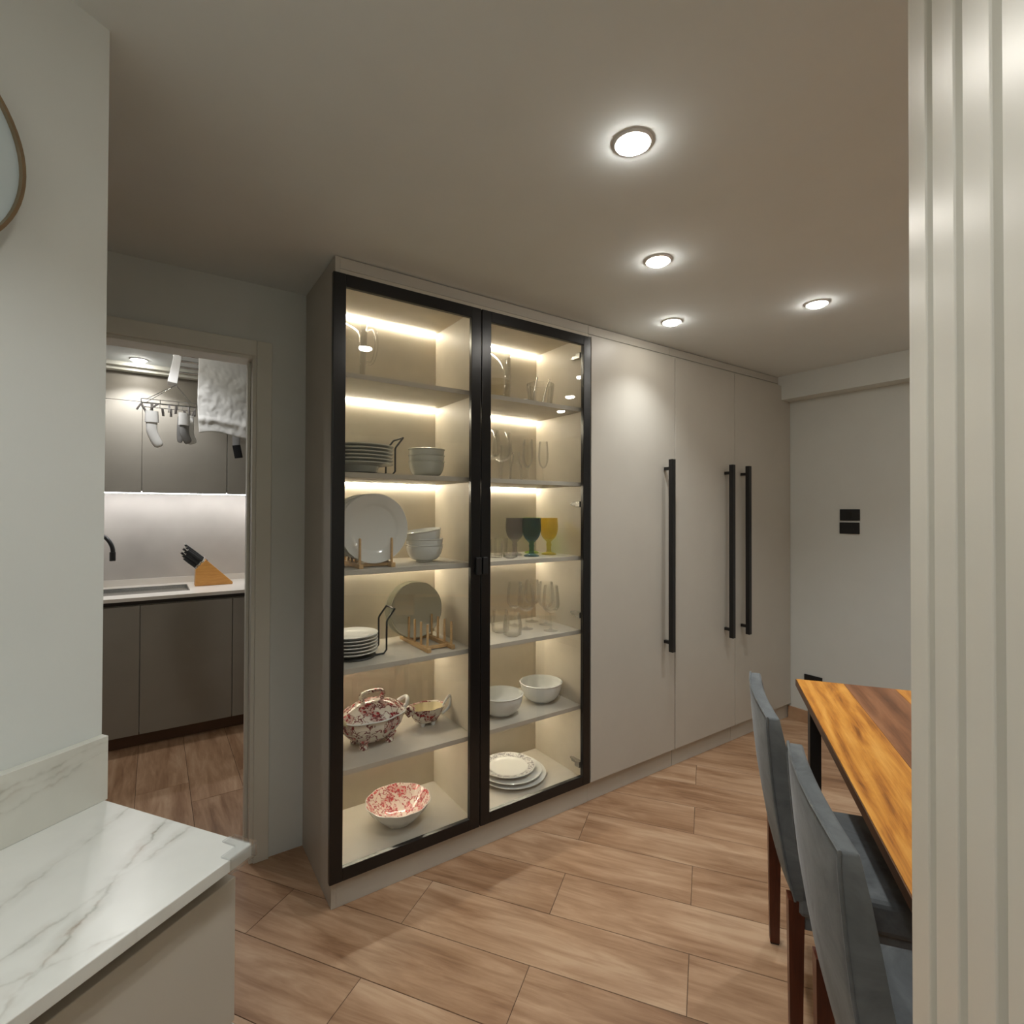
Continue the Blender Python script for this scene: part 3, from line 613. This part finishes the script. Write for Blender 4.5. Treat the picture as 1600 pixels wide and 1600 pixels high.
# ------------------------------------------------------------------ counter in the left foreground (room direction)
ROOT = BW(0, 0)
bc = empty('base_cabinet', BW(-.05, -.90), BETA, 'greige drawer unit below the marble counter', 'cabinet')
CX = lambda b1: b1 + .05
CYY = lambda b2: -(b2 + .90)
box('body', (CX(-1.3), CYY(-.755), .08), (CX(.655), CYY(-1.098), .852), MAT['lam'], bc)
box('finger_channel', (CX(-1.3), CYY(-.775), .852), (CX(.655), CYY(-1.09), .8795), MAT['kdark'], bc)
for (a, b) in ((.106, .655), (-.45, .102), (-1.0, -.454)):
    for (z0, z1) in ((.614, .850), (.36, .609), (.1, .355)):
        box('drawer', (CX(a), CYY(-.732), z0), (CX(b), CYY(-.752), z1), MAT['lam'], bc, .0015)
box('plinth', (CX(-1.3), CYY(-.80), 0), (CX(.645), CYY(-1.09), .079), MAT['lam'], bc)
wt_v = [(.437 , .027, .668, .112, .006, .9), (.36, -.165, .57, -.045, .006, 1.0), (.52, -.07, .68, -.052, .004, .7), (.1, .0, .3, -.1, .007, .8), (-.4, .1, .1, -.1, .006, .8)]
wt_v = [(x0, y0, x1, y1, w_ * .7, s_) for (x0, y0, x1, y1, w_, s_) in wt_v]
wt = empty('worktop', BW(0, -.90), BETA, 'white marble counter slab with grey-brown veins and an upstand', 'worktop')
box('slab', (-1.3, -.188, .88), (.668, .198, .90), marble('marble_top', wt_v), wt, .0012)
box('upstand', (-1.3, .180, .9002), (.672, .199, 1.022), marble('marble_upstand', [(.40, .988, .672, 1.012, .003, 1.3), (.55, .968, .70, 1.0, .002, 1.1), (.0, .95, .45, .98, .005, .8)], 'xz', srgb(214, 214, 204)), wt, .001)
# clear corner protector
cg = empty('corner_guard', BW(.668, -.712, .90), BETA, 'clear plastic corner guard on the counter corner', 'corner guard')
prism('top_flap', [(.006, -.006), (.006, .048), (-.016, .048), (-.016, .019), (-.018, .016), (-.046, .016), (-.046, -.006)], .0006, .0035, MAT['guard'], cg, 'z', .0008)
box('end_lip', (.0015, -.006, -.021), (.0065, .046, .0006), MAT['guard'], cg, .001)
box('front_lip', (-.044, -.0065, -.021), (.0012, -.0015, .0006), MAT['guard'], cg, .001)
# round mirror
mr = empty('wall_mirror', BW(.33, -1.0995, 2.01), BETA, 'round mirror with a thin polished bronze rim on the left wall', 'mirror')
link('glass', lathe_me([(0, 0), (.186, 0), (.186, .034), (0, .0345)], 72), MAT['mirror'], mr).rotation_euler = (PI / 2, 0, 0)
link('rim', lathe_me([(.185, 0), (.194, 0), (.195, .008), (.192, .040), (.187, .040), (.185, .034)], 72), MAT['bronze'], mr).rotation_euler = (PI / 2, 0, 0)

# ------------------------------------------------------------------ table and chairs (room direction)
tb = empty('dining_table', BW(1.675, .78), BETA, 'golden and brown plank dining table with black metal legs', 'table')
tx = lambda b1: b1 - 1.675
ty = lambda b2: -(b2 - .78)
for a, b, m in ((.355, .528, 'teak'), (.528, .705, 'walnut'), (.705, .87, 'teak'), (.87, 1.04, 'walnut'), (1.04, 1.205, 'teak')):
    box('plank', (tx(.86), ty(b) + .0003, .722), (tx(2.492), ty(a) - .0003, .75), MAT[m], tb, .0012)
box('edge_strip', (tx(.86), ty(.355), .722), (tx(2.492), ty(.352), .7485), MAT['edge'], tb, .0005)
box('rail', (tx(.95), ty(.43), .68), (tx(2.40), ty(.39), .7215), MAT['black'], tb); box('rail', (tx(.95), ty(1.17), .68), (tx(2.40), ty(1.13), .7215), MAT['black'], tb)
for b1 in (.93, 2.39):
    for b2 in (.405, 1.155): box('leg', (tx(b1 - .025), ty(b2 + .02), 0), (tx(b1 + .025), ty(b2 - .02), .7215), MAT['black'], tb, .002)

def chair(b1, b2, rz, label):
    """origin on the floor under the backrest top; local x along the table, local -y towards the table"""
    c = empty('dining_chair', BW(b1, b2), BETA + rz, label, 'chair', 'grey upholstered dining chairs')
    W = .215
    # backrest: curved in plan, leaning in section
    sec = [(.42, .068, .125), (.50, .048, .112), (.58, .034, .098), (.66, .021, .082), (.74, .012, .068), (.82, .005, .053), (.875, .001, .041), (.898, .002, .036)]
    bm = bmesh.new(); nx = 12; fr_, bk_ = [], []
    for zc, q0, q1 in sec:
        A, B = [], []
        for i in range(nx + 1):
            t_ = -1 + 2 * i / nx; x = W * t_ * (1 if zc < .88 else .985); bow = .016 * (t_ * t_) ; dz = .006 * (1 - t_ * t_) if zc > .85 else 0
            A.append(bm.verts.new((x, -(q0 + bow), zc + dz))); B.append(bm.verts.new((x, -(q1 + bow * .8), zc + dz)))
        bk_.append(A); fr_.append(B)
    for r in range(len(sec) - 1):
        for i in range(nx):
            bm.faces.new((bk_[r][i], bk_[r][i + 1], bk_[r + 1][i + 1], bk_[r + 1][i])); bm.faces.new((fr_[r][i + 1], fr_[r][i], fr_[r + 1][i], fr_[r + 1][i + 1]))
        for i in (0, nx): bm.faces.new((bk_[r][i], bk_[r + 1][i], fr_[r + 1][i], fr_[r][i]))
    for i in range(nx):
        bm.faces.new((bk_[-1][i], bk_[-1][i + 1], fr_[-1][i + 1], fr_[-1][i])); bm.faces.new((bk_[0][i + 1], bk_[0][i], fr_[0][i], fr_[0][i + 1]))
    bmesh.ops.recalc_face_normals(bm, faces=bm.faces)
    se = [e for e in bm.edges if len(e.link_faces) == 2 and e.calc_face_angle() > .9]
    bmesh.ops.bevel(bm, geom=se, offset=.006, segments=2, affect='EDGES', profile=.6)
    back = link('backrest', fin(bm, True, 50), MAT['velvet'], c)
    rim = [(-W, -(sec[k][1] + .016), sec[k][0]) for k in range(len(sec))] + [(W * t_ * .985, -(.002 + .016 * t_ * t_), .899 + .006 * (1 - t_ * t_)) for t_ in (-.8, -.4, 0, .4, .8)] + [(W, -(sec[k][1] + .016), sec[k][0]) for k in range(len(sec) - 1, -1, -1)]
    tube('piping', [Vector(p) for p in rim], .0035, MAT['velvet'], back, 6)
    box('seat', (-W, -.50, .375), (W, -.085, .468), MAT['velvet'], c, .018, 3)
    box('seat_rail', (-W + .01, -.485, .345), (W - .01, -.10, .385), MAT['velvet'], c)
    for s in (-1, 1):
        for q, sl in ((.088, 0), (.465, 0)):
            bm = bmesh.new()
            for zt, hw in ((.42 if q < .2 else .372, .0195), (.006, .0145)):
                xo = s * (W - .022)
                for dx, dy in ((-1, -1), (1, -1), (1, 1), (-1, 1)): bm.verts.new((xo + dx * hw, -q + dy * hw, zt))
            bm.verts.ensure_lookup_table(); V = bm.verts
            bm.faces.new((V[0], V[1], V[2], V[3])); bm.faces.new((V[7], V[6], V[5], V[4]))
            for k in range(4): bm.faces.new((V[k], V[k + 4], V[(k + 1) % 4 + 4], V[(k + 1) % 4]))
            lg = link('leg', fin(bm), MAT['legwood'], c)
            box('glide', (s * (W - .022) - .013, -q - .013, 0), (s * (W - .022) + .013, -q + .013, .007), MAT['blackpl'], lg)
    return c
chair(1.212, .177, math.radians(2.6), 'grey velvet dining chair nearest the camera beside the fluted panel')
chair(1.785, .131, math.radians(1.4), 'grey velvet dining chair nearest the far end of the table')

# ------------------------------------------------------------------ wall plates on the far wall
def plate_on_wall(y, z, label, kind):
    r = empty('switch_plate' if kind == 'switch' else 'socket_plate', (XW, y, z), 0, label, 'switch' if kind == 'switch' else 'socket', 'black wall plates')
    box('cover', (-.009, -.059, -.037), (0, .059, .037), MAT['blackpl'], r, .003)
    if kind == 'switch': box('rocker', (-.012, -.013, -.022), (-.009, .013, .022), MAT['black'], r, .001); 
    else:
        for yy, zz in ((.0, .012), (-.009, -.008), (.009, -.008)): box('socket_hole', (-.0105, yy - .004 - .012, zz - .004), (-.009, yy + .004 - .012, zz + .004), MAT['black'], r)
plate_on_wall(1.540, 1.437, 'upper black switch plate on the far wall', 'switch'); plate_on_wall(1.542, 1.351, 'black socket plate right below the switch plate', 'socket')
plate_on_wall(1.770, .300, 'low black socket plate peeking above the table corner', 'socket')

# ------------------------------------------------------------------ kitchen beyond the doorway
kc = empty('kitchen_base_cabinet', (0, 3.92, 0), 0, 'taupe kitchen base cabinets under the sink', 'cabinet')
box('body', (KX0 + .002, .021, .09), (KX1 - .002, KY - 3.922, .872), MAT['klam'], kc)
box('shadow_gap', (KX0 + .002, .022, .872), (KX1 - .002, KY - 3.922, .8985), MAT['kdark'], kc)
box('toe_kick', (KX0 + .002, .05, 0), (KX1 - .002, .07, .089), MAT['toe'], kc)
seams = [-1.34, -.95, -.51, -.066, .436, .88, 1.24]
for a, b in zip(seams, seams[1:]): box('door', (a + .002, 0, .082), (b - .002, .02, .868), MAT['klam'], kc, .001)
kw = empty('kitchen_worktop', (0, 3.90, 0), 0, 'white kitchen worktop with a low upstand', 'worktop')
SX0, SX1, SY0, SY1 = -.62, .20, .17, .51
boxes('slab', [((KX0 + .002, 0, .90), (SX0, KY - 3.902, .921)), ((SX1, 0, .90), (KX1 - .002, KY - 3.902, .921)), ((SX0, 0, .90), (SX1, SY0, .921)), ((SX0, SY1, .90), (SX1, KY - 3.902, .921))], MAT['slab'], kw)
box('upstand', (KX0 + .002, KY - 3.917, .9213), (KX1 - .002, KY - 3.902, .965), MAT['slab'], kw, .001)
sk = empty('kitchen_sink', (0, 3.90, 0), 0, 'stainless sink set into the kitchen worktop', 'sink')
boxes('basin', [((SX0 + .001, SY0 + .001, .905), (SX0 + .006, SY1 - .001, .922)), ((SX1 - .006, SY0 + .001, .905), (SX1 - .001, SY1 - .001, .922)), ((SX0 + .001, SY0 + .001, .905), (SX1 - .001, SY0 + .006, .922)), ((SX0 + .001, SY1 - .006, .905), (SX1 - .001, SY1 - .001, .922)),
                ((SX0 + .001, SY0 + .001, .9005), (SX1 - .001, SY1 - .001, .905))], MAT['steel'], sk)
fc = empty('kitchen_faucet', (-.38, 4.44, .9215), 0, 'black gooseneck kitchen tap over the sink', 'faucet')
link('base', lathe_me([(0, 0), (.026, 0), (.026, .012), (.016, .02), (.016, .06), (0, .06)], 24), MAT['black'], fc)
tube('spout', smooth_path([(0, 0, .05), (0, 0, .26), (.012, -.03, .33), (.06, -.12, .372), (.125, -.21, .352), (.16, -.235, .29), (.162, -.24, .21)], 6), .0125, MAT['black'], fc, 12)
tube('nozzle', [(.162, -.24, .262), (.162, -.24, .205)], .0165, MAT['black'], fc, 12)
tube('lever', [(.016, 0, .045), (.06, -.01, .07)], .006, MAT['black'], fc, 8)
# knife block
kb = empty('knife_block', (.36, 4.30, .9215), 0, 'slanted wooden knife block full of black-handled knives', 'knife block')
prism('block', [(-.122, 0), (.11, 0), (.112, .014), (-.055, .182), (-.118, .118)], -.05, .05, MAT['knifewood'], kb, 'y', .002)
d_ = Vector((-.74, 0, .67)).normalized()
for r_ in range(3):
    for k in range(3):
        t0 = .12 + .31 * k + .1 * r_; base = Vector((-.118, 0, .118)).lerp(Vector((-.055, 0, .182)), t0) + Vector((0, -.032 + r_ * .032, 0)); L = .105 + .017 * r_ + .012 * k
        kn = tube('knife', [base - d_ * .02, base + d_ * L * .6, base + d_ * L], [.008, .009, .007], MAT['blackpl'], kb, 8, flat=.65)
        tube('bolster', [base + d_ * .001, base + d_ * .012], .0095, MAT['chrome'], kn, 8, flat=.7); tube('pommel', [base + d_ * (L - .001), base + d_ * (L + .004)], .0072, MAT['chrome'], kn, 8, flat=.7)
# wall cabinets with the under-cabinet light
ku = empty('kitchen_wall_cabinet', (0, 4.22, 1.58), 0, 'taupe kitchen wall cabinets with a light strip beneath', 'cabinet')
box('body', (KX0 + .002, .021, .0), (KX1 - .002, KY - 4.222, .60), MAT['klam'], ku)
us = [-1.34, -.95, -.51, -.070, .426, .88, 1.24]
for a, b in zip(us, us[1:]): box('door', (a + .002, 0, -.012), (b - .002, .02, .588), MAT['klam'], ku, .001)
box('top_filler', (KX0 + .002, .004, .592), (KX1 - .002, .02, .775), MAT['klam'], ku)
box('light_strip', (KX0 + .01, .16, -.012), (KX1 - .01, .19, -.0005), MAT['kled'], ku)
cv = tag(boxes('trim_2', [((KX0, 4.12, 2.375), (KX1, 4.221, CEIL)), ((KX0, 4.16, 2.355), (KX1, 4.221, 2.375))], MAT['trim']), 'white cornice over the kitchen wall cabinets', kind='structure')
# ceiling clothes rack with laundry
cr = empty('clothes_rack', (.09, 3.3, 2.12), 0, 'white pull-down ceiling clothes rack with metal rods', 'clothes rack')
prism('end_box', [(-.040, .006), (.004, 0), (.026, .165), (-.010, .165)], -.05, .05, MAT['whitepl'], cr, 'y', .003)
box('end_cap', (-.014, -.055, .166), (.034, .055, .195), MAT['whitepl'], cr, .003)
tube('hanger_rod', [(.012, 0, .19), (.012, 0, CEIL - 2.12 - .001)], .004, MAT['whitepl'], cr, 8)
for k in range(6): tube('rod', [(.012, -.06 + k * .07, .15 - (k % 2) * .012), (1.05, -.06 + k * .07, .15 - (k % 2) * .012)], .0045, MAT['steel'], cr, 8)
box('end_box', (1.05, -.07, .10), (1.075, .31, .19), MAT['whitepl'], cr, .004)
tube('hanger_rod', [(1.06, .1, .185), (1.06, .1, CEIL - 2.12 - .001)], .004, MAT['whitepl'], cr, 8)
def towel():
    from mathutils import noise as mn
    bm = bmesh.new(); nx, nz = 56, 76; G_ = []
    for i in range(nx + 1):
        x = .34 * i / nx; row = []
        for k in range(nz + 1):
            t_ = k / nz
            if t_ < .1: y, z_ = .011, -.03 * (1 - t_ / .1)
            elif t_ < .16: a = PI * (t_ - .1) / .06; y, z_ = .011 * math.cos(a), .009 * math.sin(a)
            else: y, z_ = -.011, -.41 * (t_ - .16) / .84
            f = max(0, (t_ - .16) / .84); p = Vector((x, z_, 0))
            d = -.010 * abs(mn.noise(p * 11 + Vector((3, 1, 5)))) - .006 * abs(mn.noise(Vector((x * 30, z_ * 17, 2)))) - .0022 * mn.noise(p * 60)
            fold = .010 * math.exp(-((z_ + .345 + .05 * (x - .1)) / .018) ** 2)
            row.append(bm.verts.new((x + .008 * f * math.sin(9 * z_), y - f * .006 + (d - fold) * min(1, f * 3 + .15), z_ + .012 * math.sin(x * 21) * f ** 6)))
        G_.append(row)
    for i in range(nx):
        for k in range(nz): bm.faces.new((G_[i][k], G_[i + 1][k], G_[i + 1][k + 1], G_[i][k + 1]))
    o = link('towel', fin(bm, True, 180), MAT['cloth'])
    sm = o.modifiers.new('thickness', 'SOLIDIFY'); sm.thickness = .002
    return o
tw = towel(); tw.location = (.188, 3.24, 2.276); tag(tw, 'crumpled white cloth hanging over the clothes rack', 'towel')
# peg hanger
ph_ = empty('peg_hanger', (.06, 3.30, 2.0), 0, 'wire sock hanger with small grey pegs under the rack', 'peg hanger')
bm = bmesh.new()
for zc in (0, .022):
    tube_bm(bm, [(-.12, -.06, zc), (.12, -.06, zc), (.12, .06, zc), (-.12, .06, zc)], .0018, 6, True)
for x in (-.06, 0, .06): tube_bm(bm, [(x, -.06, 0), (x, .06, 0)], .0015, 6)
for x in (-.12, -.04, .04, .12):
    for y in (-.06, .06): tube_bm(bm, [(x, y, 0), (x, y, .022)], .0015, 6)
link('wire_frame', fin(bm, True), MAT['steel'], ph_)
for sx, sy in ((-1, -1), (1, -1), (-1, 1), (1, 1)): tube('chain', [(sx * .1, sy * .05, .022), (.03, 0, .122)], .0014, MAT['steel'], ph_, 6)
pegme = None
bm = bmesh.new()
for s in (-1, 1): add_box(bm, (-.004, s * .003 - .0022, -.042), (.004, s * .003 + .0022, 0), .001)
pegme = fin(bm, True)
for i, (x, y, a) in enumerate(((-.118, -.06, .5), (-.118, 0, -.5), (-.075, -.06, 0), (-.075, .06, .3), (-.03, .06, -.4), (0, -.06, .4), (.01, .06, 0), (.03, -.06, -.1), (.07, .06, .3), (.085, -.06, .1), (.115, -.03, 0), (.115, .06, -.3), (-.05, -.06, -.9))):
    o = link('peg', pegme, MAT['greypl'], ph_, (x, y, 0)); o.rotation_euler = (0, a, .3 * i)
def sock(loc, pts, rad, label, mat, cuff=None, rz=0):
    r = empty('sock', loc, rz, label, 'sock', 'socks on the peg hanger'); sp = smooth_path(pts, 6); n = len(sp)
    rr = [rad[0] + (rad[1] - rad[0]) * i / (n - 1) for i in range(n)]
    for k in range(4): rr[-1 - k] *= (.45, .75, .9, .97)[k]
    tube('foot', sp, rr, mat, r, 14, flat=.5, ref=(1, 0, 0))
    if cuff: tube('cuff', [Vector(pts[0]) + Vector((0, 0, .004)), Vector(pts[0]) + (Vector(pts[1]) - Vector(pts[0])) * cuff[1]], [rad[0] * 1.12, rad[0] * 1.2], cuff[0], r, 14, flat=.55, ref=(1, 0, 0))
    return r
sock((-.015, 3.24, 1.958), [(0, 0, 0), (.0, 0, -.06), (.002, 0, -.10), (.016, 0, -.14), (.036, 0, -.178)], (.025, .023), 'white ankle sock hanging at the left of the peg hanger', MAT['cloth'], (MAT['cloth'], .9))
sock((.125, 3.24, 1.962), [(0, 0, 0), (.002, 0, -.06), (.004, 0, -.10), (.016, 0, -.13), (.03, 0, -.15)], (.026, .022), 'white and grey sock bunched beside the towel', MAT['sockgrey'], (MAT['cloth'], 1.0), .6)
sock((.150, 3.30, 1.962), [(0, 0, 0), (.002, 0, -.06), (.004, 0, -.10), (.014, 0, -.13), (.022, 0, -.15)], (.024, .021), 'white sock right behind the grey one', MAT['cloth'], None, -.4)
sock((.118, 3.36, 1.962), [(0, 0, 0), (-.004, 0, -.07), (-.006, 0, -.14)], (.018, .016), 'grey sock with a black toe behind the bunch', MAT['sockgrey'], None)
s3 = empty('sock', (.40, 3.44, 2.255), 0, 'long grey sock with a black end hanging below the towel', 'sock', 'socks on the peg hanger')
tube('leg', [(-.012, 0, 0), (-.01, 0, -.2), (-.006, 0, -.42)], .020, MAT['sockgrey'], s3, 12, flat=.4, ref=(1, 0, 0)); tube('toe', [(-.006, 0, -.418), (.002, 0, -.46), (.008, 0, -.492)], .0215, MAT['sockblack'], s3, 12, flat=.45, ref=(1, 0, 0))
